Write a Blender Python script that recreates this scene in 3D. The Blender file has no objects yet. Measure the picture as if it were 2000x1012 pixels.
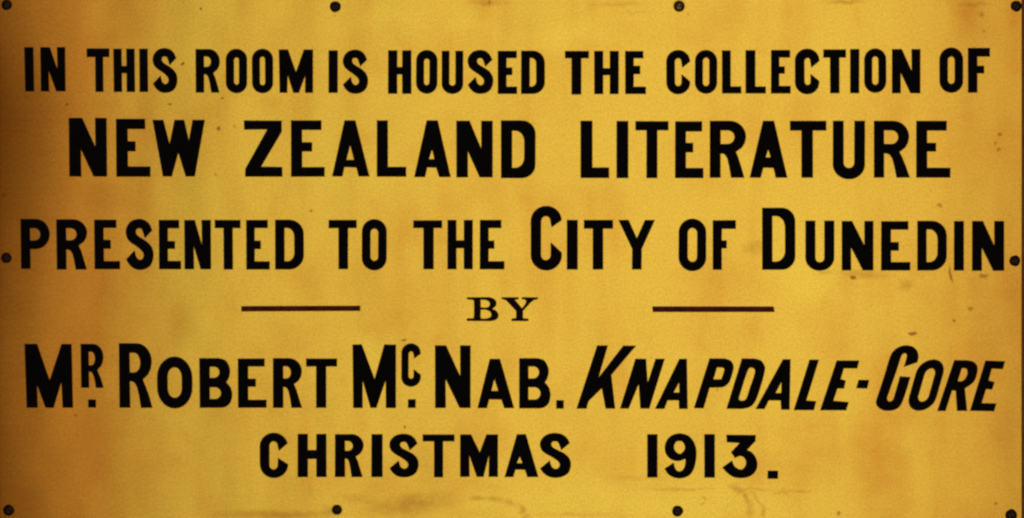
import bpy, bmesh, math, random
from mathutils import Vector, noise
from mathutils.geometry import delaunay_2d_cdt

# ---------------------------------------------------------------- camera, world, lamps, exposure
S = 0.0003                      # metres per unit of the plaque drawing (plaque drawn in a 2000 x 1012 field)
CX, CY = 1000.0, 506.0
scene = bpy.context.scene
DIST = 2.6
cam_data = bpy.data.cameras.new("camera")
cam = bpy.data.objects.new("camera", cam_data)
scene.collection.objects.link(cam)
cam.location = (0, -DIST, 0)
cam.rotation_euler = (math.radians(90), 0, 0)
cam_data.sensor_width = 36.0
cam_data.lens = 36.0 * DIST / (2000 * S)
cam_data.clip_start = 0.05
cam_data.clip_end = 100
scene.camera = cam
scene.render.engine = 'CYCLES'
scene.cycles.pixel_filter_type = 'BLACKMAN_HARRIS'
scene.cycles.filter_width = 2.4        # the photograph is a little soft

world = bpy.data.worlds.new("World")
scene.world = world
world.use_nodes = True
bg = world.node_tree.nodes["Background"]
bg.inputs[0].default_value = (0.72, 0.29, 0.09, 1)     # the dim brown room
bg.inputs[1].default_value = 0.16


def area(name, loc, size, power, color, target=(0, 0, 0)):
    d = bpy.data.lights.new(name, 'AREA')
    d.shape = 'RECTANGLE'
    d.size, d.size_y = size
    d.energy = power
    d.color = color
    o = bpy.data.objects.new(name, d)
    scene.collection.objects.link(o)
    o.location = loc
    o.rotation_euler = (Vector(target) - Vector(loc)).to_track_quat('-Z', 'Y').to_euler()
    return o


area("added_panel_light", (0.42, -4.4, 0.15), (2.25, 2.4), 24, (1.0, 0.93, 0.78), (0.42, 0, 0.15))  # added unseen panel behind the camera, placed to shape the brass reflections

scene.view_settings.view_transform = 'Standard'
scene.view_settings.look = 'None'
scene.view_settings.exposure = 0
scene.view_settings.gamma = 1

# ---------------------------------------------------------------- helpers
R = random.Random(7)


def catmull(pts, closed_flags, n=5):
    """outline with corner and smooth points: pts = [(x, y, smooth)]"""
    out = []
    N = len(pts)
    for i in range(N):
        p1, p2 = pts[i], pts[(i + 1) % N]
        out.append((p1[0], p1[1]))
        if not p1[2] and not p2[2]:
            continue
        p0 = pts[i - 1] if p1[2] else p1
        p3 = pts[(i + 2) % N] if p2[2] else p2
        for k in range(1, n):
            t = k / n
            q = []
            for a in (0, 1):
                q.append(0.5 * (2 * p1[a] + (p2[a] - p0[a]) * t + (2 * p0[a] - 5 * p1[a] + 4 * p2[a] - p3[a]) * t * t
                                + (3 * p1[a] - p0[a] - 3 * p2[a] + p3[a]) * t ** 3))
            out.append(tuple(q))
    return out


def sm(*pts):
    """('c', x, y) marks a corner, (x, y) a smooth point"""
    return catmull([(p[1], p[2], False) if p[0] == 'c' else (p[0], p[1], True) for p in pts], None)


def qarc(cx, cy, rx, ry, a0, a1, n=8):
    return [(cx + rx * math.cos(math.radians(a0 + (a1 - a0) * k / n)),
             cy + ry * math.sin(math.radians(a0 + (a1 - a0) * k / n))) for k in range(n + 1)]


def stadium(x0, y0, x1, y1, ry):
    cx, rx = (x0 + x1) / 2, (x1 - x0) / 2
    p = qarc(cx, y0 + ry, rx, ry, 180, 360, 14) + qarc(cx, y1 - ry, rx, ry, 0, 180, 14)
    return p


def rbox(x0, y0, x1, y1, tl=0, tr=0, br=0, bl=0, k=1.0):
    """box with elliptical corners: each corner a radius or (rx, ry)"""
    def rr(c):
        return c if isinstance(c, tuple) else (c, c)
    p = []
    for (cx, cy, sx, sy, c, a) in ((x0, y0, 1, 1, tl, 180), (x1, y0, -1, 1, tr, 270), (x1, y1, -1, -1, br, 0), (x0, y1, 1, -1, bl, 90)):
        rx, ry = rr(c)
        if rx <= 0:
            p.append((cx, cy))
        else:
            p += qarc(cx + sx * rx, cy + sy * ry, rx, ry, a, a + 90, 7)
    return p


# ---- glyphs: each returns (outer loops, hole loops) in drawing units; y runs down
def g_I(x0, y0, x1, y1, w, h):
    return [[(x0, y0), (x1, y0), (x1, y1), (x0, y1)]], []


def g_T(x0, y0, x1, y1, w, h, s0=None, s1=None):
    c = (x0 + x1) / 2
    s0 = c - w / 2 if s0 is None else s0
    s1 = c + w / 2 if s1 is None else s1
    return [[(x0, y0), (x1, y0), (x1, y0 + h), (s1, y0 + h), (s1, y1), (s0, y1), (s0, y0 + h), (x0, y0 + h)]], []


def g_H(x0, y0, x1, y1, w, h, b=0.40):
    a = y0 + (y1 - y0) * b
    c = a + h
    return [[(x0, y0), (x0 + w, y0), (x0 + w, a), (x1 - w, a), (x1 - w, y0), (x1, y0), (x1, y1), (x1 - w, y1),
             (x1 - w, c), (x0 + w, c), (x0 + w, y1), (x0, y1)]], []


def g_E(x0, y0, x1, y1, w, h, top=None, mid=None, m0=.39, m1=.56):
    top = x1 - 4 if top is None else top
    mid = x0 + (x1 - x0) * .62 if mid is None else mid
    H = y1 - y0
    return [[(x0, y0), (top, y0), (top, y0 + h), (x0 + w, y0 + h), (x0 + w, y0 + H * m0), (mid, y0 + H * m0), (mid, y0 + H * m1),
             (x0 + w, y0 + H * m1), (x0 + w, y1 - h), (x1, y1 - h), (x1, y1), (x0, y1)]], []


def g_F(x0, y0, x1, y1, w, h, mid=None, m0=.40, m1=.56):
    mid = x0 + (x1 - x0) * .72 if mid is None else mid
    H = y1 - y0
    return [[(x0, y0), (x1, y0), (x1, y0 + h), (x0 + w, y0 + h), (x0 + w, y0 + H * m0), (mid, y0 + H * m0), (mid, y0 + H * m1),
             (x0 + w, y0 + H * m1), (x0 + w, y1), (x0, y1)]], []


def g_L(x0, y0, x1, y1, w, h):
    return [[(x0, y0), (x0 + w, y0), (x0 + w, y1 - h), (x1, y1 - h), (x1, y1), (x0, y1)]], []


def g_N(x0, y0, x1, y1, w, h, d=None, w2=None):
    # d: width of the flat diagonal end
    W, H = x1 - x0, y1 - y0
    d = w * 1.12 if d is None else d
    w2 = w if w2 is None else w2
    # diagonal upper edge from (x0+d,y0) to (x1-w2, y0+u), lower edge from (x0+w, y0+l) to (x1-d, y1)
    u = H * .49
    l = H * .54
    return [[(x0, y0), (x0 + d, y0), (x1 - w2, y0 + u), (x1 - w2, y0), (x1, y0), (x1, y1), (x1 - d, y1), (x0 + w, y0 + l),
             (x0 + w, y1), (x0, y1)]], []


def g_O(x0, y0, x1, y1, w, h, ry=None, iry=None):
    ry = (x1 - x0) * .5 if ry is None else ry
    iw = (x1 - x0) / 2 - w
    iry = iw * 1.15 if iry is None else iry
    return [stadium(x0, y0, x1, y1, ry)], [stadium(x0 + w, y0 + h, x1 - w, y1 - h, iry)]


def g_D(x0, y0, x1, y1, w, h, r=None):
    W = x1 - x0
    r = W * .5 if r is None else r
    ir = (W - 2 * w) * .72
    return [rbox(x0, y0, x1, y1, 0, (r, r * 1.0), (r, r * 1.0), 0)], \
           [rbox(x0 + w, y0 + h, x1 - w, y1 - h, 1.5, (ir, ir * 1.25), (ir, ir * 1.2), 1.5)]


def g_U(x0, y0, x1, y1, w, h):
    cx, rx = (x0 + x1) / 2, (x1 - x0) / 2
    ir = rx - w
    ry = rx * .92
    p = [(x0, y0), (x0 + w, y0)] + qarc(cx, y1 - h - ir, ir, ir, 180, 0, 10) + [(x1 - w, y0), (x1, y0)] + \
        qarc(cx, y1 - ry, rx, ry, 0, 180, 16)
    return [p], []


def g_P(x0, y0, x1, y1, w, h, ct=.18, cb=.43, ob=.60):
    H = y1 - y0
    a, b, o = y0 + H * ct, y0 + H * cb, y0 + H * ob
    r = (o - y0) / 2
    rx = min(r, (x1 - x0) * .48)
    ir = (b - a) / 2
    irx = min(ir, (x1 - x0 - 2 * w) * .6)
    outer = [(x0, y0)] + qarc(x1 - rx, y0 + r, rx, r, 270, 360) + qarc(x1 - rx, y0 + r, rx, r, 0, 90)[1:] + \
        [(x0 + w, o), (x0 + w, y1), (x0, y1)]
    return [outer], [rbox(x0 + w, a, x1 - w, b, 1, (irx, ir), (irx, ir), 1)]


def g_R(x0, y0, x1, y1, w, h, ct=.165, cb=.41, wa=.535, ls=.575, fw=None, fx=None):
    W, H = x1 - x0, y1 - y0
    fw = w * 1.2 if fw is None else fw
    fx = x1 - W * .02 if fx is None else fx
    a, b = y0 + H * ct, y0 + H * cb
    r = H * (wa + .03) / 2
    rx = min(W * .46, r)
    bx = x1
    cw = 1.08 * w
    outer = [(x0, y0)] + qarc(bx - rx, y0 + r, rx, r, 270, 360, 8)
    wx = x0 + W * .72
    outer += [(bx - W * .035, y0 + r + r * .38), (bx - W * .12, y0 + r + r * .68), (wx + W * .04, y0 + H * (wa - .005)), (wx, y0 + H * (wa + .01))]
    outer += [(wx + (fx - wx) * .30, y0 + H * (wa + .12)), (wx + (fx - wx) * .62, y0 + H * .80), (fx, y1), (fx - fw, y1)]
    lx = fx - fw
    sx = x0 + w
    outer += [(sx + (lx - sx) * .82, y0 + H * .80), (sx + (lx - sx) * .66, y0 + H * (ls + .09)),
              (sx + (lx - sx) * .45, y0 + H * (ls + .02)), (sx + (lx - sx) * .2, y0 + H * ls), (sx, y0 + H * ls), (sx, y1), (x0, y1)]
    ir = (b - a) / 2
    irx = min(ir * 1.0, (W - w - cw) * .6)
    return [outer], [rbox(sx, a, x1 - cw, b, 1, (irx, ir), (irx, ir), 1)]


def g_B(x0, y0, x1, y1, w, h, u0=.17, u1=.40, l0=.585, l1=.83, ux=None, wx=None, wy=.49):
    H, W = y1 - y0, x1 - x0
    ux = x1 - W * .07 if ux is None else ux
    wx = x1 - W * .18 if wx is None else wx
    yw = y0 + H * wy
    outer = sm(('c', x0, y0), ('c', x0 + W * .58, y0), (x0 + W * .80, y0 + H * .045), (ux, y0 + H * .20), (ux - W * .01, y0 + H * .36),
               ('c', wx, yw), (x1 - W * .05, y0 + H * .59), (x1, y0 + H * .74), (x1 - W * .06, y0 + H * .90),
               (x0 + W * .78, y0 + H * .985), ('c', x0 + W * .6, y1), ('c', x0, y1))
    r1, r2 = H * (u1 - u0) / 2, H * (l1 - l0) / 2
    return [outer], [rbox(x0 + w, y0 + H * u0, ux - w, y0 + H * u1, 1, r1, r1, 1), rbox(x0 + w, y0 + H * l0, x1 - w * 1.1, y0 + H * l1, 1, r2, r2, 1)]


def g_C(x0, y0, x1, y1, w, h, t=(.235, .37, .555, .72), ir=None):
    W, H = x1 - x0, y1 - y0
    cx, rx = (x0 + x1) / 2, W / 2
    ry = rx * .98
    xr = x0 + W * .645          # right side of the inner channel
    xl = x0 + w
    icx, irx = (xl + xr) / 2, (xr - xl) / 2
    iry = irx * 1.15
    yt = y0 + h
    yb = y1 - h
    yo = y0 + t[0] * H
    p = [(x1 - .3, yo), (x1 - .6, min(yo - 1, y0 + ry))] + qarc(cx, y0 + ry, rx, ry, 352, 180, 16)
    p += qarc(cx, y1 - ry, rx, ry, 180, 5, 16)
    p += [(x1, y0 + t[3] * H + 2), (x1 - .2, y0 + t[3] * H), (xr, y0 + t[2] * H)]
    p += qarc(icx, yb - iry, irx, iry, 0, 180, 10) + qarc(icx, yt + iry, irx, iry, 180, 330, 9)
    p += [(xr + W * .03, y0 + t[1] * H)]
    return [p], []


S_PTS = [('c', 505, 265), (460, 165), (385, 95), (270, 70), (150, 105), (75, 190), (50, 290), (75, 400), (140, 475), (220, 530), (300, 595),
         (345, 650), (355, 710), (330, 760), (290, 778), (245, 755), (215, 700), ('c', 198, 610), ('c', 52, 765), (100, 850), (180, 920),
         (280, 945), (390, 925), (475, 860), (515, 760), (522, 650), (490, 550), (420, 470), (330, 410), (250, 355), (222, 300), (235, 245),
         (280, 228), (320, 240), (345, 290), ('c', 378, 400)]
N_PTS = [('c', 92, 765), (150, 860), (240, 925), (360, 955), (480, 940), (590, 880), (660, 770), (700, 620), (715, 460), (700, 330), (650, 210),
         (560, 115), (440, 75), (370, 70), (250, 100), (150, 180), (100, 290), (92, 380), (120, 480), (190, 560), (270, 600), (350, 612),
         (420, 598), ('c', 500, 565), (500, 650), (480, 740), (440, 800), (385, 822), (330, 805), (290, 750), ('c', 268, 650)]
N_HOLE = [(385, 215), (450, 235), (490, 310), (490, 380), (450, 440), (390, 475), (320, 440), (275, 370), (280, 290), (320, 230)]
T_PTS = [('c', 190, 95), ('c', 765, 100), ('c', 760, 215), ('c', 590, 400), (680, 440), (750, 520), (790, 620), (795, 720), (760, 820),
         (680, 900), (570, 945), (440, 955), (320, 930), (200, 850), ('c', 110, 745), ('c', 300, 610), (330, 700), (390, 760), (470, 790),
         (540, 750), (575, 670), (565, 590), (520, 535), (450, 515), ('c', 360, 555), ('c', 285, 440), ('c', 450, 255), ('c', 200, 240)]


def fit(pts, box, x0, y0, x1, y1):
    bx0, by0, bx1, by1 = box
    o = []
    for p in pts:
        c = p[0] == 'c'
        x, y = (p[1], p[2]) if c else p
        x = x0 + (x - bx0) / (bx1 - bx0) * (x1 - x0)
        y = y0 + (y - by0) / (by1 - by0) * (y1 - y0)
        o.append(('c', x, y) if c else (x, y))
    return sm(*o)


def g_S(x0, y0, x1, y1, w, h):
    return [fit(S_PTS, (50, 70, 522, 945), x0, y0, x1, y1)], []


def g_9(x0, y0, x1, y1, w, h):
    b = (92, 70, 715, 955)
    return [fit(N_PTS, b, x0, y0, x1, y1)], [fit(N_HOLE, b, x0, y0, x1, y1)]


def g_3(x0, y0, x1, y1, w, h):
    return [fit(T_PTS, (110, 95, 795, 955), x0, y0, x1, y1)], []


GL = dict(I=g_I, T=g_T, H=g_H, E=g_E, F=g_F, L=g_L, N=g_N, O=g_O, D=g_D, U=g_U, P=g_P, R=g_R, B=g_B, C=g_C, S=g_S)
GL['9'] = g_9
GL['3'] = g_3
GL['1'] = g_I
GL['.'] = g_I

LETTERS = []        # (name, outers, holes, ink, label)


def lean(p):
    x, y = p
    return (x + (math.fmod(y, 1012) * 0 + 0) + 0.017 * LEAN_Y(y) * max(0.0, (650 - x) / 650), y)


_mid = [0.0]


def LEAN_Y(y):
    return y - _mid[0]


def put(name, outs, holes, tile, ink='black', label=None, jit=.25):
    ox, oy, sc = tile
    allp = [(ox + p[0] / sc, oy + p[1] / sc) for l in outs for p in l]
    _mid[0] = (min(p[1] for p in allp) + max(p[1] for p in allp)) / 2

    def cv(l):
        r = []
        for k, p in enumerate(l):
            q = lean((ox + p[0] / sc, oy + p[1] / sc))
            n = noise.noise_vector(Vector((q[0] * .035, q[1] * .035, len(LETTERS) * 3.7)))
            q = (q[0] + n[0] * jit * 1.6, q[1] + n[1] * jit)
            if not r or (abs(r[-1][0] - q[0]) + abs(r[-1][1] - q[1])) > .25:
                r.append(q)
        if abs(r[0][0] - r[-1][0]) + abs(r[0][1] - r[-1][1]) < .25:
            r.pop()
        return r
    def swell(l, d):
        # the enamel bleeds a little past the cut
        A2 = sum(l[i - 1][0] * l[i][1] - l[i][0] * l[i - 1][1] for i in range(len(l)))
        sg = d if A2 > 0 else -d
        r = []
        for i in range(len(l)):
            a, b, c = Vector(l[i - 1]), Vector(l[i]), Vector(l[(i + 1) % len(l)])
            e1, e2 = (b - a).normalized(), (c - b).normalized()
            n = Vector((e1.y + e2.y, -e1.x - e2.x))
            if n.length < .3:
                r.append(tuple(b))
                continue
            n = n.normalized()
            k = min(1.3, 1 / max(.3, n.dot(Vector((e1.y, -e1.x)))))
            r.append(tuple(b + n * sg * k))
        return r
    g = .2 if ink == 'faint' else .5
    cv0 = cv
    outs, holes = [swell(cv0(l), g) for l in outs], [swell(cv0(l), -g) for l in holes]
    cv = list
    LETTERS.append((name, [cv(l) for l in outs], [cv(l) for l in holes], ink, label))


def G(ch, tile, x0, y0, x1, y1, w, h, **k):
    outs, holes = GL[ch](x0, y0, x1, y1, w, h, **k)
    nm = 'digit' if ch in '193' else 'full_stop' if ch == '.' else 'letter'
    put(nm, outs, holes, tile)


def poly(tile, outs, holes=(), name='letter', **k):
    put(name, [list(o) for o in outs], [list(h) for h in holes], tile, **k)


# ---------------------------------------------------------------- line 1
w, h = 64, 62
t = (0, 80, 4)
G('I', t, 193, 50, 262, 393, w, h)
G('N', t, 318, 50, 510, 393, 62, h, d=72)
G('T', t, 680, 60, 855, 397, 62, 65, s0=745, s1=806)
G('H', t, 888, 62, 1052, 398, 63, 55, b=.40)
G('I', t, 1090, 62, 1155, 398, w, h)
G('S', t, 1195, 57, 1383, 405, w, h)
G('R', t, 1530, 65, 1717, 403, 63, h, fw=63, fx=1713)
G('O', t, 1765, 63, 1930, 408, 62, 65)
G('O', t, 1970, 63, 2132, 408, 60, 60)
t = (500, 80, 4)
poly(t, [[(180, 68), (250, 68), (312, 243), (375, 68), (445, 68), (445, 405), (385, 405), (383, 275), (335, 405), (292, 405), (249, 270), (243, 405), (185, 405)]])
G('I', t, 568, 75, 638, 405, w, h)
G('S', t, 680, 70, 873, 412, w, h)
G('H', t, 1033, 75, 1213, 412, 70, 57, b=.385)
G('O', t, 1252, 72, 1416, 412, 60, 65)
G('U', t, 1452, 78, 1617, 413, 58, 62)
G('S', t, 1655, 72, 1851, 413, w, h)
G('E', t, 1890, 79, 2038, 413, 66, 55, top=2036, mid=2002)
t = (1000, 80, 4)
G('D', t, 72, 78, 255, 413, 66, 55)
G('T', t, 415, 80, 600, 418, 72, 55, s0=466, s1=541)
G('H', t, 643, 80, 833, 415, 68, 53, b=.40)
G('E', t, 885, 80, 1045, 414, 65, 55, top=1025, mid=1000, m0=.345, m1=.535)
G('C', t, 1207, 72, 1390, 416, 65, 62, t=(.26, .40, .55, .71))
G('O', t, 1430, 72, 1602, 412, 60, 58)
G('L', t, 1642, 75, 1790, 410, 66, 53)
G('L', t, 1826, 74, 1982, 410, 74, 53)
t = (1500, 80, 4)
G('E', t, 25, 72, 175, 410, 62, 57, top=172, mid=130, m0=.38, m1=.54)
G('C', t, 212, 62, 400, 416, 72, 70, t=(.27, .415, .555, .71))
G('T', t, 433, 68, 608, 408, 70, 62, s0=486, s1=557)
G('I', t, 643, 65, 712, 408, w, h)
G('O', t, 753, 60, 923, 404, 60, 60)
G('N', t, 970, 65, 1190, 408, 68, h, d=76)
G('O', t, 1342, 52, 1525, 404, 64, 68)
G('F', t, 1565, 55, 1735, 403, 72, 66, mid=1690, m0=.40, m1=.565)

# ---------------------------------------------------------------- line 2
w, h = 90, 75
t = (0, 220, 4)
G('N', t, 540, 43, 834, 498, 92, h, d=104, w2=88)
G('E', t, 908, 50, 1172, 500, 90, 78, top=1135, mid=1058)
poly(t, [[(1195, 58), (1278, 58), (1325, 242), (1366, 58), (1440, 58), (1475, 217), (1508, 58), (1600, 58), (1520, 498), (1450, 498),
          (1393, 315), (1340, 498), (1272, 498)]])
t = (500, 220, 4)
poly(t, [[(-92, 62), (200, 64), (200, 150), (40, 422), (204, 426), (205, 500), (-85, 500), (-83, 440), (88, 132), (-90, 132)]])
G('E', t, 275, 62, 535, 500, 84, 73, top=510, mid=437, m0=.39, m1=.55)
poly(t, [[(692, 62), (775, 62), (885, 498), (803, 498), (785, 428), (690, 425), (675, 498), (595, 498)]],
     [[(735, 255), (766, 370), (706, 370)]])
G('L', t, 945, 62, 1172, 500, 85, 75)
poly(t, [[(1335, 62), (1420, 62), (1520, 503), (1432, 503), (1408, 430), (1338, 427), (1320, 503), (1237, 503)]],
     [[(1375, 288), (1394, 364), (1350, 364)]])
G('N', t, 1567, 65, 1848, 505, 88, h, d=100)
G('D', t, 1915, 62, 2182, 511, 85, 79, r=105)
t = (1000, 220, 4)
G('L', t, 537, 65, 757, 510, 90, 80)
G('I', t, 817, 67, 908, 511, w, h)
G('T', t, 965, 68, 1222, 511, 83, 70, s0=1052, s1=1135)
G('E', t, 1275, 70, 1495, 511, 83, 77, top=1484, mid=1415, m0=.38, m1=.545)
G('R', t, 1547, 65, 1827, 508, 82, h, fw=102, fx=1814)
t = (1500, 220, 4)
poly(t, [[(-38, 65), (45, 65), (150, 508), (62, 508), (44, 432), (-37, 430), (-58, 508), (-142, 508)]],
     [[(2, 288), (20, 350), (-18, 350)]])
G('T', t, 172, 66, 455, 508, 88, 74, s0=262, s1=350)
G('U', t, 508, 65, 757, 520, 82, 85)
G('R', t, 828, 65, 1103, 507, 78, h, fw=102, fx=1108)
G('E', t, 1160, 65, 1425, 507, 84, 75, top=1397, mid=1313, m0=.39, m1=.54)

# ---------------------------------------------------------------- line 3
w, h = 72, 65
t = (0, 390, 4)
G('P', t, 162, 152, 388, 540, 72, h, ct=.18, cb=.435, ob=.60)
G('R', t, 443, 155, 680, 545, 74, h, ct=.172, cb=.42, wa=.51, ls=.60, fw=84)
G('E', t, 738, 158, 935, 543, 72, 62, top=910, mid=865, m0=.41, m1=.585)
G('S', t, 985, 152, 1197, 548, w, h)
G('E', t, 1243, 160, 1412, 543, 68, 63, top=1400, mid=1367, m0=.43, m1=.585)
G('N', t, 1442, 160, 1647, 543, 72, h, d=80, w2=70)
G('T', t, 1680, 160, 1878, 545, 70, 62, s0=1748, s1=1818)
G('E', t, 1925, 160, 2106, 545, 64, 62, top=2092, mid=2037, m0=.42, m1=.585)
t = (500, 390, 4)
G('D', t, 150, 158, 372, 545, 72, 62)
G('T', t, 568, 160, 785, 543, 73, 62, s0=645, s1=718)
G('O', t, 828, 153, 1020, 552, 65, 72)
G('T', t, 1230, 163, 1453, 543, 78, 58, s0=1309, s1=1387)
G('H', t, 1497, 160, 1693, 543, 68, 60, b=.415)
G('E', t, 1750, 160, 1940, 544, 66, 62, top=1915, mid=1860, m0=.42, m1=.58)
t = (1000, 390, 4)
G('C', t, 148, 50, 388, 553, 78, 78, t=(.22, .33, .565, .725))
G('I', t, 430, 160, 513, 545, w, h)
G('T', t, 563, 160, 788, 545, 78, 66, s0=632, s1=711)
poly(t, [[(832, 160), (910, 160), (975, 302), (1040, 160), (1115, 160), (1012, 385), (1010, 545), (938, 545), (940, 385)]])
G('O', t, 1303, 150, 1516, 558, 69, 70)
G('F', t, 1570, 162, 1748, 547, 68, 66, mid=1677, m0=.41, m1=.565)
G('D', t, 1955, 65, 2212, 547, 78, 62, r=105)
t = (1500, 390, 4)
G('U', t, 293, 165, 517, 555, 76, 64)
G('N', t, 577, 168, 823, 552, 72, h, d=80, w2=70)
G('E', t, 885, 170, 1112, 553, 76, 64, top=1096, mid=1022, m0=.425, m1=.595)
G('D', t, 1168, 167, 1397, 553, 71, 64)
G('I', t, 1455, 168, 1531, 553, w, h)
G('N', t, 1597, 168, 1847, 555, 76, h, d=84)

# ---------------------------------------------------------------- BY and the two rules
t = (880, 570, 10)
poly(t, [sm(('c', 320, 108), ('c', 470, 108), ('c', 760, 106), (850, 140), (893, 200), (885, 275), ('c', 815, 335), (890, 370), (935, 440),
            (920, 515), (850, 562), ('c', 760, 574), ('c', 318, 570), ('c', 318, 518), ('c', 450, 520), ('c', 458, 440), ('c', 458, 180),
            ('c', 430, 155), ('c', 325, 148))],
     [sm(('c', 590, 158), ('c', 680, 158), (740, 185), (768, 235), (745, 290), ('c', 690, 312), ('c', 590, 306)),
      sm(('c', 590, 350), ('c', 690, 350), (770, 385), (795, 440), (775, 495), ('c', 690, 526), ('c', 595, 526), ('c', 585, 480))],
     ink='faint', label='small brown-black serif letter B', jit=.15)
poly(t, [[(996, 108), (1328, 108), (1328, 148), (1255, 152), (1395, 322), (1470, 225), (1478, 185), (1448, 150), (1392, 146), (1392, 107),
          (1706, 110), (1700, 148), (1630, 160), (1560, 215), (1438, 350), (1415, 370), (1415, 520), (1520, 524), (1520, 572), (1192, 572),
          (1192, 524), (1280, 514), (1280, 375), (1080, 162), (1000, 140)]],
     ink='faint', label='small brown-black serif letter Y', jit=.15)
t = (450, 570, 1 / .3)
poly(t, [[(72, 94), (845, 92), (845, 124), (72, 127)]], name='ruled_line', ink='brown', jit=.3)
t = (1250, 570, 1 / .15)
poly(t, [[(162, 192), (1738, 194), (1750, 262), (168, 262)]], name='ruled_line', ink='brown', jit=.3)

# ---------------------------------------------------------------- line 5
w, h = 84, 64
t = (0, 660, 4)
poly(t, [[(196, 48), (292, 48), (387, 330), (485, 48), (562, 50), (566, 545), (487, 545), (478, 348), (415, 545), (353, 545), (288, 370), (290, 545), (204, 545)]])
G('R', t, 633, 48, 808, 389, 60, h, ct=.175, cb=.49, wa=.58, ls=.63, fw=58, fx=806)
G('.', t, 690, 483, 748, 543, w, h)
G('R', t, 932, 43, 1186, 545, 82, h, ct=.143, cb=.455, wa=.55, ls=.59, fw=88, fx=1188)
G('O', t, 1228, 147, 1502, 551, 81, 82, ry=165, iry=75)
G('B', t, 1560, 160, 1812, 545, 78, h)
G('E', t, 1860, 163, 2081, 545, 78, 60, top=2068, mid=1998, m0=.41, m1=.57)
t = (500, 660, 4)
G('R', t, 134, 160, 358, 546, 78, h, ct=.16, cb=.41, wa=.51, ls=.58, fw=80, fx=358)
G('T', t, 393, 163, 632, 545, 78, 60, s0=470, s1=548)
poly(t, [[(755, 54), (825, 52), (927, 322), (1003, 52), (1092, 54), (1092, 547), (1015, 547), (1013, 335), (940, 545), (896, 545),
          (834, 340), (832, 547), (760, 547)]])
G('C', t, 1137, 45, 1285, 381, 54, 60, t=(.24, .34, .60, .72))
G('.', t, 1188, 481, 1246, 546, w, h)
G('N', t, 1400, 60, 1675, 547, 82, h, d=84, w2=80)
poly(t, [[(1827, 165), (1905, 165), (2016, 548), (1940, 548), (1918, 482), (1822, 480), (1803, 548), (1732, 548)]],
     [[(1863, 322), (1893, 415), (1838, 415)]])
t = (1000, 660, 4)
G('B', t, 57, 160, 300, 550, 70, h, u0=.16, u1=.405, l0=.575, l1=.83)
G('.', t, 347, 488, 404, 552, w, h)
IT = 'slanting italic letter'
poly(t, [[(665, 60), (748, 60), (678, 308), (870, 62), (968, 62), (775, 290), (805, 552), (732, 552), (702, 392), (597, 495), (582, 552), (505, 552)]], label='slanting italic letter K')
poly(t, [[(965, 165), (1046, 165), (1060, 347), (1122, 165), (1192, 165), (1072, 551), (1003, 551), (990, 362), (912, 551), (845, 551)]], label='slanting italic letter N')
poly(t, [[(1308, 165), (1365, 165), (1371, 554), (1306, 554), (1303, 488), (1215, 488), (1190, 554), (1118, 554)]], [[(1306, 350), (1308, 428), (1262, 428)]], label='slanting italic letter A')
t2 = (1345, 690, 8.43)
poly(t2, [sm(('c', 348, 88), ('c', 590, 88), (690, 125), (737, 210), (720, 330), (670, 470), (590, 545), ('c', 500, 562), ('c', 345, 565), ('c', 245, 905), ('c', 88, 905))],
     [sm(('c', 465, 232), ('c', 545, 232), (588, 270), ('c', 540, 432), ('c', 405, 432))], label='slanting italic letter P')
poly(t2, [sm(('c', 880, 90), ('c', 1080, 92), (1190, 125), (1252, 220), (1245, 320), (1180, 560), (1110, 760), (1030, 870), ('c', 890, 915), ('c', 625, 915))],
     [sm((985, 260), (1040, 235), (1092, 275), (1080, 370), (1010, 570), (950, 745), (880, 785), (825, 760), (850, 650), (930, 400))], label='slanting italic letter D')
t = (1500, 660, 4)
poly(t, [[(118, 168), (175, 168), (168, 560), (103, 560), (100, 488), (5, 488), (-28, 555), (-96, 555)]], [[(104, 345), (104, 432), (58, 432)]], label='slanting italic letter A')
poly(t, [[(325, 172), (397, 172), (298, 490), (376, 495), (358, 564), (202, 564)]], label='slanting italic letter L')
poly(t, [[(538, 178), (712, 178), (697, 238), (592, 238), (567, 322), (607, 335), (593, 395), (542, 395), (510, 492), (630, 502), (610, 565), (407, 565)]], label='slanting italic letter E')
poly(t, [[(708, 330), (790, 330), (774, 395), (690, 393)]], name='hyphen')
t2 = (1700, 665, 6.98)
poly(t2, [sm(('c', 635, 300), (655, 230), (640, 150), (590, 95), (500, 70), (400, 88), (310, 155), (260, 260), (180, 520), (95, 780), (80, 850), (110, 910),
             (180, 950), (280, 955), (370, 925), (430, 850), (490, 690), ('c', 545, 502), ('c', 405, 492), ('c', 330, 760), (308, 812), (262, 835),
             (225, 800), (250, 710), (350, 430), (415, 230), (450, 180), (490, 182), (498, 225), ('c', 460, 360))], label='slanting italic letter G')
sh = lambda l, b, k: [(x + (b - y) * k, y) for x, y in l]
poly(t, [sh(stadium(1074, 170, 1287, 569, 105), 568, .285)], [sh(stadium(1143, 238, 1226, 500, 50), 568, .285)], label='slanting italic letter O')
poly(t, [sm(('c', 1458, 176), ('c', 1550, 176), (1605, 188), (1638, 225), (1632, 290), (1605, 350), ('c', 1540, 395), ('c', 1557, 570), ('c', 1480, 570),
            ('c', 1470, 415), ('c', 1440, 408), ('c', 1388, 571), ('c', 1325, 571))],
     [sm(('c', 1515, 237), (1550, 240), (1562, 275), (1545, 320), ('c', 1515, 342), ('c', 1484, 340))], label='slanting italic letter R')
poly(t, [[(1703, 180), (1856, 184), (1838, 244), (1750, 240), (1726, 335), (1772, 347), (1755, 404), (1706, 400), (1672, 512), (1788, 514), (1768, 574), (1582, 570)]], label='slanting italic letter E')

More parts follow.
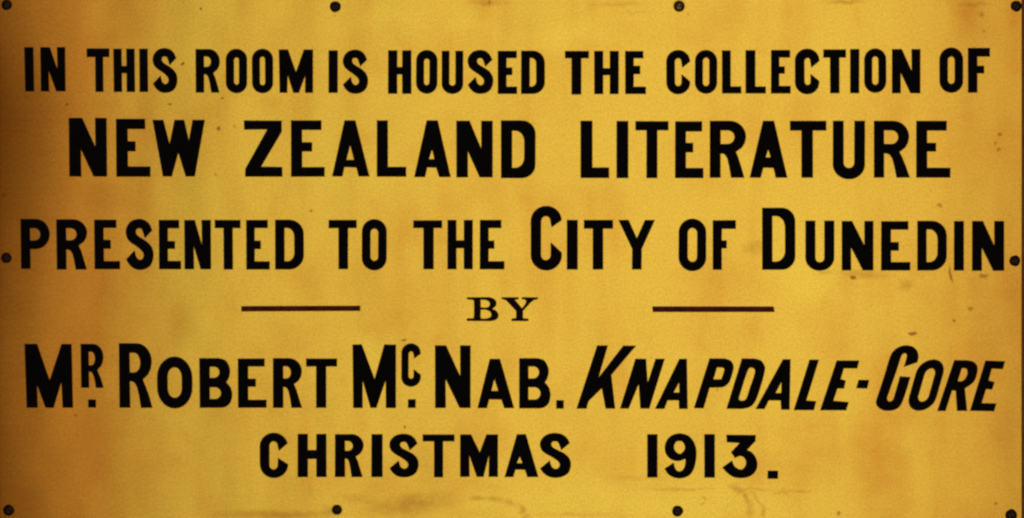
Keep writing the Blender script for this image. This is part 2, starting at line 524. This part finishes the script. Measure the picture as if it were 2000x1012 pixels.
# ---------------------------------------------------------------- line 6
w, h = 100, 80
t = (480, 830, 5)
G('C', t, 138, 78, 412, 517, 92, 80, t=(.225, .395, .56, .70))
G('H', t, 508, 90, 787, 508, 97, 85, b=.375)
G('R', t, 872, 92, 1150, 508, 96, h, ct=.155, cb=.39, wa=.51, ls=.565, fw=105, fx=1140)
G('I', t, 1228, 92, 1335, 508, w, h)
G('S', t, 1405, 88, 1686, 511, w, h)
G('T', t, 1730, 95, 2037, 511, 86, 65, s0=1840, s1=1925)
t = (850, 830, 5)
poly(t, [[(245, 95), (350, 95), (435, 270), (500, 95), (612, 95), (612, 506), (522, 506), (524, 300), (470, 506), (408, 506), (333, 300), (335, 506), (245, 506)]])
poly(t, [[(800, 92), (885, 92), (1006, 508), (900, 508), (878, 437), (785, 435), (760, 508), (678, 508)]], [[(825, 308), (852, 374), (797, 374)]])
G('S', t, 1025, 80, 1323, 515, w, h)
t = (1230, 830, 5)
G('1', t, 172, 92, 270, 512, w, h)
G('9', t, 342, 85, 650, 521, w, h)
G('1', t, 730, 92, 830, 515, w, h)
G('3', t, 905, 98, 1245, 518, w, h)
G('.', t, 1348, 448, 1447, 525, w, h)

# ---------------------------------------------------------------- materials


class NT:
    def __init__(s, name):
        s.m = bpy.data.materials.new(name)
        s.m.use_nodes = True
        s.t = s.m.node_tree
        s.bsdf = s.t.nodes['Principled BSDF']

    def n(s, typ, **k):
        d = s.t.nodes.new(typ)
        for a, b in k.items():
            setattr(d, a, b)
        return d

    def l(s, a, b):
        s.t.links.new(a, b)

    def val(s, sock, v):
        if isinstance(v, (int, float, tuple)):
            sock.default_value = v
        else:
            s.l(v, sock)

    def math(s, op, a, b=0.0, clamp=False):
        d = s.n('ShaderNodeMath', operation=op, use_clamp=clamp)
        s.val(d.inputs[0], a)
        s.val(d.inputs[1], b)
        return d.outputs[0]

    def vmath(s, op, a, b):
        d = s.n('ShaderNodeVectorMath', operation=op)
        s.val(d.inputs[0], a)
        s.val(d.inputs[1], b)
        return d.outputs[1] if op in ('LENGTH', 'DISTANCE') else d.outputs[0]

    def mapping(s, v, loc, rot, sc):
        d = s.n('ShaderNodeMapping', vector_type='TEXTURE')
        s.l(v, d.inputs[0])
        d.inputs[1].default_value = loc
        d.inputs[2].default_value = (0, 0, rot)
        d.inputs[3].default_value = sc
        return d.outputs[0]

    def noise(s, v, scale, detail=2, rough=.5, sc3=None, color=False):
        if sc3:
            v = s.vmath('MULTIPLY', v, sc3)
        d = s.n('ShaderNodeTexNoise')
        s.l(v, d.inputs['Vector'])
        d.inputs['Scale'].default_value = scale
        d.inputs['Detail'].default_value = detail
        d.inputs['Roughness'].default_value = rough
        return d.outputs['Color' if color else 0]

    def ramp(s, v, a, b, c=0.0, d=1.0, smooth=True):
        m = s.n('ShaderNodeMapRange')
        m.interpolation_type = 'SMOOTHSTEP' if smooth else 'LINEAR'
        s.val(m.inputs[0], v)
        for i, q in enumerate((a, b, c, d)):
            m.inputs[i + 1].default_value = q
        return m.outputs[0]

    def mix(s, f, a, b):
        d = s.n('ShaderNodeMix', data_type='RGBA')
        s.val(d.inputs[0], f)
        s.val(d.inputs[6], a)
        s.val(d.inputs[7], b)
        return d.outputs[2]


def brass():
    N = NT('aged_brass')
    co = N.n('ShaderNodeTexCoord').outputs['Object']
    # drawing coordinates on the plate (x right, y down, in drawing units)
    px = N.n('ShaderNodeMapping', vector_type='POINT')
    N.l(co, px.inputs[0])
    px.inputs[2].default_value = (math.radians(90), 0, 0)     # (x, y, z) -> (x, -z, y)
    px.inputs[3].default_value = (1 / S, 1 / S, 1 / S)
    px.inputs[1].default_value = (CX, CY, 0)
    p = px.outputs[0]
    flat = N.vmath('MULTIPLY', p, (1.0, 1.0, 0.0))
    warp = N.vmath('SUBTRACT', N.noise(flat, .045, 3, .6, color=True), (.5, .5, .5))
    wp = N.vmath('ADD', flat, N.vmath('MULTIPLY', warp, (22, 16, 0)))
    grain = N.noise(flat, .27, 3, .7)
    grain2 = N.noise(flat, .13, 2, .6)
    brush = N.noise(flat, .17, 2, .6, sc3=(.03, 1, 1))
    blotch = N.noise(flat, .006, 4, .55)
    blotch2 = N.noise(flat, .016, 3, .6)
    vstreak = N.noise(flat, .012, 2, .5, sc3=(1, .22, 1))

    A = {'pit': None, 'smear': None}

    def add(x, y, rx, ry, st, rot=0.0, soft=.35, coord=None):
        which = 'smear' if soft < .3 else 'pit'
        q = N.mapping(coord or wp, (x, y, 0), math.radians(rot), (rx, ry, 1))
        m = N.ramp(N.vmath('LENGTH', q, (0, 0, 0)), 1.0, soft, 0, st)
        A[which] = m if A[which] is None else N.math('MAXIMUM', A[which], m)

    # pits and specks
    for (x, y, r, st) in ((355, 124, 4.5, .75), (433, 192, 4, .8), (131, 205, 4.5, .7), (333, 204, 4, .6), (394, 17, 4.5, .7), (427, 251, 5, .7),
                          (460, 247, 3.5, .5), (605, 411, 4, .6), (420, 342, 4, .4), (790, 834, 4, .8), (1403, 762, 4.5, .45), (1895, 603, 7, .45),
                          (1862, 628, 5, .5), (1954, 262, 6, .5), (1950, 290, 5, .4), (1944, 280, 4, .4), (1835, 400, 6, .4), (788, 663, 5, .6),
                          (150, 812, 4, .6), (1946, 985, 6, .5), (1637, 1001, 6, .5), (1919, 27, 7, .35), (1924, 60, 5, .4), (655, 32, 3, .4),
                          (1345, 28, 3, .4), (565, 86, 3, .3), (8, 380, 6, .5), (1202, 916, 3, .35), (1275, 700, 3, .3), (1820, 372, 3, .3)):
        add(x, y, r, r * .9, st)
    add(1664, 542, 9, 5, .7, 15)
    add(1783, 652, 11, 4.5, .7, 5)
    add(1922, 539, 12, 6, .45)
    add(1858, 535, 3.5, 24, .6, -8)
    add(1770, 558, 26, 16, .35, soft=0)
    add(1474, 484, 34, 22, .34, soft=0)
    add(1690, 536, 75, 13, .4, 4, soft=0)
    add(1610, 533, 30, 9, .3, soft=0)
    add(955, 6, 62, 9, .45, 0, soft=0)
    add(955, 5, 2.5, 9, .5)
    add(1650, 3, 62, 8, .5, soft=0)
    add(1210, 8, 90, 9, .25, soft=0)
    add(1240, 24, 60, 4, .22, 3, soft=0)
    add(1900, 8, 60, 6, .35, soft=0)
    add(800, 985, 130, 30, .5, -8, soft=0)
    add(700, 975, 70, 16, .3, 6, soft=0)
    add(540, 1006, 150, 14, .5, soft=0)
    add(640, 998, 30, 18, .4, soft=0)
    add(1330, 955, 120, 4.5, .38, 0, soft=0)
    add(1560, 958, 62, 3.2, .42, 1.5, soft=0)
    add(1525, 962, 26, 5, .35, 0, soft=0)
    add(1120, 1005, 120, 8, .25, soft=0)
    add(1240, 933, 90, 10, .2, soft=0)
    # curved rub marks near the lower edge
    for (x, y, rx, ry, st, rot) in ((935, 973, 24, 8, .42, -4), (968, 974, 26, 9, .40, 6), (998, 982, 22, 9, .40, 32), (1020, 996, 19, 9, .45, 60), (1028, 1010, 12, 12, .4, 0),
                                    (1440, 955, 30, 12, .42, 25), (1458, 972, 22, 10, .45, 62), (1464, 995, 24, 10, .42, 80), (1478, 975, 26, 6, .42, 52),
                                    (1490, 998, 22, 7, .48, 72), (1376, 972, 12, 4, .5, 55), (1372, 984, 14, 4, .42, -10),
                                    (1465, 955, 60, 3.5, .36, 2)):
        add(x, y, rx, ry, st, rot, soft=.1)
    # end tarnish plus painted warm falloff of the reflection, with a ragged front
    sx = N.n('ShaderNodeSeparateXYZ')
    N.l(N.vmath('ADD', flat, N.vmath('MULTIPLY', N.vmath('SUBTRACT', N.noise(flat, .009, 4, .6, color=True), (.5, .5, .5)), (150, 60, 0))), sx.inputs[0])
    left = N.ramp(sx.outputs[0], 400, 60, 0, TARN_SHADE_L, smooth=True)
    right = N.ramp(sx.outputs[0], 1620, 2050, 0, TARN_SHADE_R, smooth=True)
    ba = N.n('ShaderNodeAttribute')
    ba.attribute_name = 'shade_band'  # bands of darker reflection painted into the colour
    band = ba.outputs['Fac']
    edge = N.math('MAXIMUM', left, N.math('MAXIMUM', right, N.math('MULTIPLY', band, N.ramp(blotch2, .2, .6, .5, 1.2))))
    bl = N.ramp(blotch, .42, .75, 0, .26)
    bl2 = N.ramp(blotch2, .55, .8, 0, .16)
    vs = N.ramp(vstreak, .48, .72, 0, .18)
    pa = N.n('ShaderNodeAttribute')
    pa.attribute_name = 'pale_patch'         # yellower patches, stored on the sheet
    pale = pa.outputs['Fac']
    tarn_shade = N.math('ADD', edge, N.math('ADD', .13, N.math('ADD', bl, N.math('ADD', bl2, vs))))
    tarn_shade = N.math('MAXIMUM', N.math('SUBTRACT', tarn_shade, N.math('MULTIPLY', pale, .30)), 0.0, True)
    tarn_shade = N.math('MINIMUM', tarn_shade, 1.0)
    base = N.mix(tarn_shade, (.70, .508, .066, 1), (.69, .315, .038, 1))  # the orange end stands for tarnish and for painted shading
    gl = N.ramp(grain, .28, .72, -.5, .5, smooth=False)
    gl2 = N.ramp(grain2, .3, .7, -.5, .5, smooth=False)
    bb = N.ramp(brush, .3, .7, -.5, .5, smooth=False)
    k = N.math('ADD', 1.0, N.math('ADD', N.math('MULTIPLY', gl, .42), N.math('ADD', N.math('MULTIPLY', gl2, .14), N.math('MULTIPLY', bb, .06))))
    cm = N.n('ShaderNodeVectorMath', operation='SCALE')
    N.l(base, cm.inputs[0])
    N.l(k, cm.inputs['Scale'])
    sme = N.math('MULTIPLY', A['smear'], N.ramp(N.noise(flat, .05, 3, .7), .25, .6, .5, 1.2))
    stained = N.mix(sme, cm.outputs[0], (.38, .16, .018, 1))
    stained = N.mix(A['pit'], stained, (.25, .10, .014, 1))
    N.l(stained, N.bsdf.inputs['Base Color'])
    N.bsdf.inputs['Metallic'].default_value = .92
    N.bsdf.inputs['Specular IOR Level'].default_value = .3
    rg = N.math('ADD', .27, N.math('ADD', N.math('MULTIPLY', tarn_shade, .07), N.math('MULTIPLY', N.math('ADD', gl2, bb), .025)))
    N.l(N.math('ADD', rg, N.math('MULTIPLY', A['pit'], .12)), N.bsdf.inputs['Roughness'])
    b = N.n('ShaderNodeBump')
    b.inputs['Strength'].default_value = .25
    b.inputs['Distance'].default_value = .00002
    hh = N.math('ADD', grain, N.math('MULTIPLY', brush, .3))
    N.l(hh, b.inputs['Height'])
    N.l(b.outputs[0], N.bsdf.inputs['Normal'])
    return N.m


TARN_SHADE_L, TARN_SHADE_R = 1.0, .4  # strength of end tarnish together with its painted reflection falloff


def simple(name, col, rough, metal=0.0, var=.3, scale=900, col2=None, spec=.5):
    N = NT(name)
    co = N.n('ShaderNodeTexCoord').outputs['Object']
    f = N.noise(co, scale, 3, .6)
    c2 = col2 or tuple(c * (1 - var) for c in col[:3]) + (1,)
    N.l(N.mix(N.ramp(f, .35, .65), col, c2), N.bsdf.inputs['Base Color'])
    N.l(N.math('ADD', rough - .06, N.math('MULTIPLY', f, .12)), N.bsdf.inputs['Roughness'])
    N.bsdf.inputs['Metallic'].default_value = metal
    N.bsdf.inputs['Specular IOR Level'].default_value = spec
    b = N.n('ShaderNodeBump')
    b.inputs['Strength'].default_value = .2
    b.inputs['Distance'].default_value = .00003
    N.l(f, b.inputs['Height'])
    N.l(b.outputs[0], N.bsdf.inputs['Normal'])
    return N.m


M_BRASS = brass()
M_BLACK = simple('black_enamel', (.0014, .0022, .0046, 1), .6, var=.5, scale=500, spec=.09)
M_FAINT = simple('thin_brown_black_enamel', (.004, .002, .0022, 1), .55, scale=700, col2=(.012, .003, .002, 1), spec=.1)
M_BROWN = simple('brown_black_enamel', (.19, .022, .010, 1), .55, scale=160, col2=(.075, .010, .006, 1), spec=.15)
M_SCREW = simple('tarnished_bronze', (.028, .015, .009, 1), .45, metal=.5, scale=1500, col2=(.03, .014, .008, 1), spec=.5)
M_WORN = simple('worn_bronze', (.30, .17, .08, 1), .30, metal=.9, scale=1200, col2=(.06, .03, .018, 1))
M_SLOT = simple('screw_recess_black', (.012, .008, .005, 1), .8, spec=.1)  # near-black finish of the ring around each screw head

# wall: dark stained timber
Nw = NT('dark_stained_timber')
cw = Nw.n('ShaderNodeTexCoord').outputs['Object']
gr = Nw.noise(cw, 8, 6, .65, sc3=(1, 1, 14))
Nw.l(Nw.mix(Nw.ramp(gr, .35, .65), (.12, .052, .014, 1), (.24, .11, .03, 1)), Nw.bsdf.inputs['Base Color'])
Nw.bsdf.inputs['Roughness'].default_value = .5
bw = Nw.n('ShaderNodeBump')
bw.inputs['Strength'].default_value = .3
bw.inputs['Distance'].default_value = .0005
Nw.l(gr, bw.inputs['Height'])
Nw.l(bw.outputs[0], Nw.bsdf.inputs['Normal'])

# ---------------------------------------------------------------- wall
THICK = .0045


def mesh_obj(name, verts, faces, mat, parent=None, smooth=False):
    me = bpy.data.meshes.new(name)
    me.from_pydata(verts, [], faces)
    me.materials.append(mat)
    if smooth:
        me.polygons.foreach_set('use_smooth', [True] * len(faces))
    me.update()
    o = bpy.data.objects.new(name, me)
    scene.collection.objects.link(o)
    o.parent = parent
    return o


bmw = bmesh.new()
bmesh.ops.create_cube(bmw, size=1)
for v in bmw.verts:
    v.co = Vector((v.co.x * 1.6, .012 + THICK + .0008 + v.co.y * .024, v.co.z * 1.0))
mw = bpy.data.meshes.new('wall')
bmw.to_mesh(mw)
bmw.free()
mw.materials.append(Nw.m)
wall = bpy.data.objects.new('wall', mw)
wall['kind'] = 'structure'
scene.collection.objects.link(wall)

# ---------------------------------------------------------------- the plaque
root = bpy.data.objects.new('brass_plaque', None)
root.empty_display_size = .05
root['label'] = 'polished brass memorial plaque with black engraved capitals, screwed flat to the wall'
root['category'] = 'plaque'
scene.collection.objects.link(root)

X0, Y0, X1, Y1 = -3.0, -5.0, 1998.0, 1021.0


def sst(a, b, x):
    q = max(0.0, min(1.0, (x - a) / (b - a)))
    return q * q * (3 - 2 * q)


def hgt(x, y):
    """how far the plate's face stands out of true, in drawing units (towards the viewer)"""
    # rolled-back ends: the left end falls away towards the wall
    e = 205 + 32 * math.sin(y / 190.0 + .6) - 60 * sst(250, 0, y)
    u = max(0.0, (e - x) / 200)
    z = -LEFT_BEND * 200 * u ** 3.0 / 3.0
    v = max(0.0, (x - 1560 - 30 * math.sin(y / 150.0)) / 440)
    z += -RIGHT_BEND * 440 * v ** 2 / 2
    z += WAVE * 1.6 * noise.noise(Vector((x / 210.0, y / 900.0, 3.1)))
    z += WAVE * .45 * noise.noise(Vector((x / 85.0, y / 330.0, 8.3)))
    z += WAVE * .35 * noise.noise(Vector((x / 60.0, y / 70.0, 5.9)))
    return z


LEFT_BEND, RIGHT_BEND, WAVE = .10, .045, .75


def nrm(x, y):
    d = 2.0
    gx = (hgt(x + d, y) - hgt(x - d, y)) / (2 * d)
    gy = (hgt(x, y + d) - hgt(x, y - d)) / (2 * d)
    # world: X = x, Z = -y, outwards = -Y
    return Vector((-gx, -1.0, gy)).normalized()


def W3(x, y, out=0.0):
    """drawing point to plaque space; out in metres towards the viewer from the plate's face"""
    return ((x - CX) * S, -(hgt(x, y) * S) - out, (CY - y) * S)


pts, edges = [], []


def add_loop(l):
    b = len(pts)
    for q in l:
        pts.append(Vector(q))
    for i in range(len(l)):
        edges.append((b + i, b + (i + 1) % len(l)))


CH = 2.0      # chamfer on the plate's rim
bx0, by0, bx1, by1 = X0 + CH, Y0 + CH, X1 - CH, Y1 - CH
rim = []
for a, b in (((bx0, by0), (bx1, by0)), ((bx1, by0), (bx1, by1)), ((bx1, by1), (bx0, by1)), ((bx0, by1), (bx0, by0))):
    nseg = 50 if a[1] == b[1] else 26
    for k in range(nseg):
        f = k / nseg
        rim.append((a[0] + (b[0] - a[0]) * f, a[1] + (b[1] - a[1]) * f))
add_loop(rim)
boxes = []
for (nm, outs, holes, ink, lab) in LETTERS:
    xs = [q[0] for l in outs for q in l]
    ys = [q[1] for l in outs for q in l]
    boxes.append((min(xs), min(ys), max(xs), max(ys)))
    for l in outs + holes:
        add_loop(l)
STEP = 17.0
gx = bx0 + STEP
while gx < bx1 - 6:
    gy = by0 + STEP
    while gy < by1 - 6:
        pts.append(Vector((gx + R.uniform(-2, 2), gy + R.uniform(-2, 2))))
        gy += STEP
    gx += STEP
V, E, F, *_ = delaunay_2d_cdt(pts, edges, [], 0, 1e-4)


def inside(l, x, y):
    c = False
    j = len(l) - 1
    for i in range(len(l)):
        xi, yi = l[i]
        xj, yj = l[j]
        if (yi > y) != (yj > y) and x < (xj - xi) * (y - yi) / (yj - yi) + xi:
            c = not c
        j = i
    return c


plate_f, letter_f = [], [[] for _ in LETTERS]
for f in F:
    cx = sum(V[i].x for i in f) / len(f)
    cy = sum(V[i].y for i in f) / len(f)
    hit = -1
    for k, b in enumerate(boxes):
        if b[0] <= cx <= b[2] and b[1] <= cy <= b[3]:
            if any(inside(l, cx, cy) for l in LETTERS[k][1]) and not any(inside(l, cx, cy) for l in LETTERS[k][2]):
                hit = k
                break
    # winding so that the face looks at the viewer (-Y)
    a, b2, c = (V[f[0]], V[f[1]], V[f[2]])
    area2 = (b2.x - a.x) * (c.y - a.y) - (b2.y - a.y) * (c.x - a.x)
    ff = list(f) if area2 < 0 else list(reversed(f))
    if hit < 0:
        if bx0 - .1 < cx < bx1 + .1 and by0 - .1 < cy < by1 + .1:
            plate_f.append(ff)
    else:
        letter_f[hit].append(ff)

used = sorted({i for f in plate_f for i in f})
mp = {i: k for k, i in enumerate(used)}
verts = [W3(V[i].x, V[i].y) for i in used]
norms = [nrm(V[i].x, V[i].y) for i in used]
faces = [[mp[i] for i in f] for f in plate_f]
# rim chamfer and side of the sheet
n0 = len(verts)
for (x, y) in rim:
    verts.append(W3(x, y))
    norms.append(nrm(x, y))
outx = lambda x, y: (X0 if abs(x - bx0) < .01 else X1 if abs(x - bx1) < .01 else x, Y0 if abs(y - by0) < .01 else Y1 if abs(y - by1) < .01 else y)


def side_n(x, y):
    return Vector(((-1 if abs(x - bx0) < .01 else 1 if abs(x - bx1) < .01 else 0), -.4, (1 if abs(y - by0) < .01 else -1 if abs(y - by1) < .01 else 0))).normalized()


nr = len(rim)
for (x, y) in rim:
    a = outx(x, y)
    q = W3(*a)
    verts.append((q[0], q[1] + CH * S, q[2]))
    norms.append(side_n(x, y))
for (x, y) in rim:
    a = outx(x, y)
    q = W3(*a)
    verts.append((q[0], THICK + .0005, q[2]))
    norms.append(side_n(x, y))
for i in range(nr):
    j = (i + 1) % nr
    faces.append([n0 + i, n0 + nr + i, n0 + nr + j, n0 + j])
    faces.append([n0 + nr + i, n0 + 2 * nr + i, n0 + 2 * nr + j, n0 + nr + j])
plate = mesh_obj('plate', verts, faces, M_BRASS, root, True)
bmp = bmesh.new()
bmp.from_mesh(plate.data)
# make sure the rim faces look outwards
for f in bmp.faces:
    nn = Vector((0, 0, 0))
    for v in f.verts:
        nn += norms[v.index]
    if f.normal.dot(nn) < 0:
        f.normal_flip()
bmp.to_mesh(plate.data)
bmp.free()
PALE = ((1180, 1000, 380, 95, .9), (620, 330, 220, 110, .35), (1460, 975, 110, 60, .9), (930, 985, 60, 45, .9), (1080, 985, 60, 30, .7),
       (1560, 560, 130, 160, .5), (760, 40, 90, 40, .6), (925, 50, 60, 30, .6), (1110, 75, 120, 40, .6), (700, 690, 180, 90, .4))  # patches of yellower brass tone
BAND = ((1735, 850, 95, 330, .42), (1900, 30, 90, 90, .4), (70, 870, 90, 200, .3))  # darker warm reflection bands, painted into the brass tone


def patches(tab, x, y):
    m = 0
    for (cx, cy, rx, ry, st) in tab:
        w = noise.noise_vector(Vector((x / 90, y / 90, 1.7)))
        m = max(m, st * (1 - sst(0, 1, math.hypot((x + w[0] * 40 - cx) / rx, (y + w[1] * 25 - cy) / ry))))
    return m


for nm, tab in (('pale_patch', PALE), ('shade_band', BAND)):
    at = plate.data.attributes.new(nm, 'FLOAT', 'POINT')
    at.data.foreach_set('value', [patches(tab, v[0] / S + CX, CY - v[2] / S) for v in verts])
plate.data.normals_split_custom_set_from_vertices([tuple(n) for n in norms])

DEPTH = {'black': .00028, 'faint': .00012, 'brown': .00015}
INK = {'black': M_BLACK, 'faint': M_FAINT, 'brown': M_BROWN}
for k, (nm, outs, holes, ink, lab) in enumerate(LETTERS):
    fs = letter_f[k]
    us = sorted({i for f in fs for i in f})
    m2 = {i: q for q, i in enumerate(us)}
    dep = DEPTH[ink]
    xs = [V[i].x for i in us]
    ys = [V[i].y for i in us]
    ox, oy = sum(xs) / len(xs), sum(ys) / len(ys)
    base = Vector(W3(ox, oy))
    vv = [Vector(W3(V[i].x, V[i].y, -dep)) - base for i in us]
    ff = [[m2[i] for i in f] for f in fs]
    # painted wall of the cut, up to the plate's face
    for l in outs + holes:
        b = len(vv)
        n = len(l)
        for q in l:
            vv.append(Vector(W3(q[0], q[1], -dep)) - base)
        for q in l:
            vv.append(Vector(W3(q[0], q[1], -.000005)) - base)
        for i in range(n):
            ff.append([b + i, b + (i + 1) % n, b + n + (i + 1) % n, b + n + i])
    o = mesh_obj(nm, [tuple(v) for v in vv], ff, INK[ink], root)
    o.location = base
    if lab:
        o['label'] = lab


# ---------------------------------------------------------------- screws: domed, slotted heads sunk in the plate
def screw_mesh(r):
    """head (lathe with a milled slot) as one mesh; returns head and slot floor meshes"""
    n, vs, fs = 40, [], []
    prof = [(1.0, -.0002), (.99, .0003), (.90, .0007), (.72, .00105), (.45, .00128), (.2, .00137)]
    sw = .10
    rows = []
    for (f, o) in prof:
        row = []
        for k in range(n):
            a = 2 * math.pi * (k + .5) / n
            x, z = f * math.cos(a), f * math.sin(a)
            inslot = abs(z) < sw
            row.append(len(vs))
            vs.append((x * r, -(o - (.0003 if inslot else 0)), z * r))
        rows.append(row)
    for a, b in zip(rows, rows[1:]):
        for k in range(n):
            fs.append([a[k], a[(k + 1) % n], b[(k + 1) % n], b[k]])
    c = len(vs)
    vs.append((0, -.00085, 0))
    for k in range(n):
        fs.append([rows[-1][k], rows[-1][(k + 1) % n], c])
    me = bpy.data.meshes.new('screw')
    me.from_pydata(vs, [], fs)
    me.materials.append(M_SCREW)
    me.polygons.foreach_set('use_smooth', [True] * len(fs))
    bm = bmesh.new()
    bm.from_mesh(me)
    bmesh.ops.recalc_face_normals(bm, faces=bm.faces)
    if sum(f.normal.y for f in bm.faces) > 0:
        for f in bm.faces:
            f.normal_flip()
    bm.to_mesh(me)
    bm.free()
    return me


sm_ = screw_mesh(11 * S)
vs, fs = [], []
for k in range(32):
    a = 2 * math.pi * k / 32
    vs.append((12.2 * S * math.cos(a), 0, 12.2 * S * math.sin(a)))
    vs.append((10.4 * S * math.cos(a), .00025, 10.4 * S * math.sin(a)))
for k in range(32):
    j = (k + 1) % 32
    fs.append([2 * k, 2 * j, 2 * j + 1, 2 * k + 1])
ring = bpy.data.meshes.new('screw_recess')
ring.from_pydata(vs, [], fs)
ring.materials.append(M_SLOT)
for (x, y, r, rot, tilt) in ((13.5, 9.5, 10.6, 20, (2, 3)), (655.5, 13, 11, 65, (-3, 2)), (1326.5, 12.5, 11.6, 10, (1, 0)), (1985, 11.5, 11, 120, (3, -2)),
                             (12.5, 504, 10.6, 150, (-1, 1)), (1982.3, 509.5, 11, 85, (2, -4)), (17, 997.5, 11, 40, (4, 2)), (658, 995.5, 10.5, 100, (3, 3)),
                             (1323, 999, 11, 15, (4, -1)), (1975, 1007, 12, 60, (3, -4))):
    o = bpy.data.objects.new('screw', sm_)
    scene.collection.objects.link(o)
    o.parent = root
    o.location = W3(x, y, .00002)
    o.rotation_euler = (math.radians(tilt[0]), math.radians(rot), math.radians(tilt[1]))
    if x == 1326.5:
        o.material_slots[0].link = 'OBJECT'
        o.material_slots[0].material = M_WORN
    s = r / 11.6
    o.scale = (s, 1, s)
    q = bpy.data.objects.new('screw_recess', ring)
    scene.collection.objects.link(q)
    q.parent = o
    q.location = (0, -.00003, 0)
print('letters', len(LETTERS), 'plate tris', len(plate_f), 'empty', [i for i, f in enumerate(letter_f) if not f])
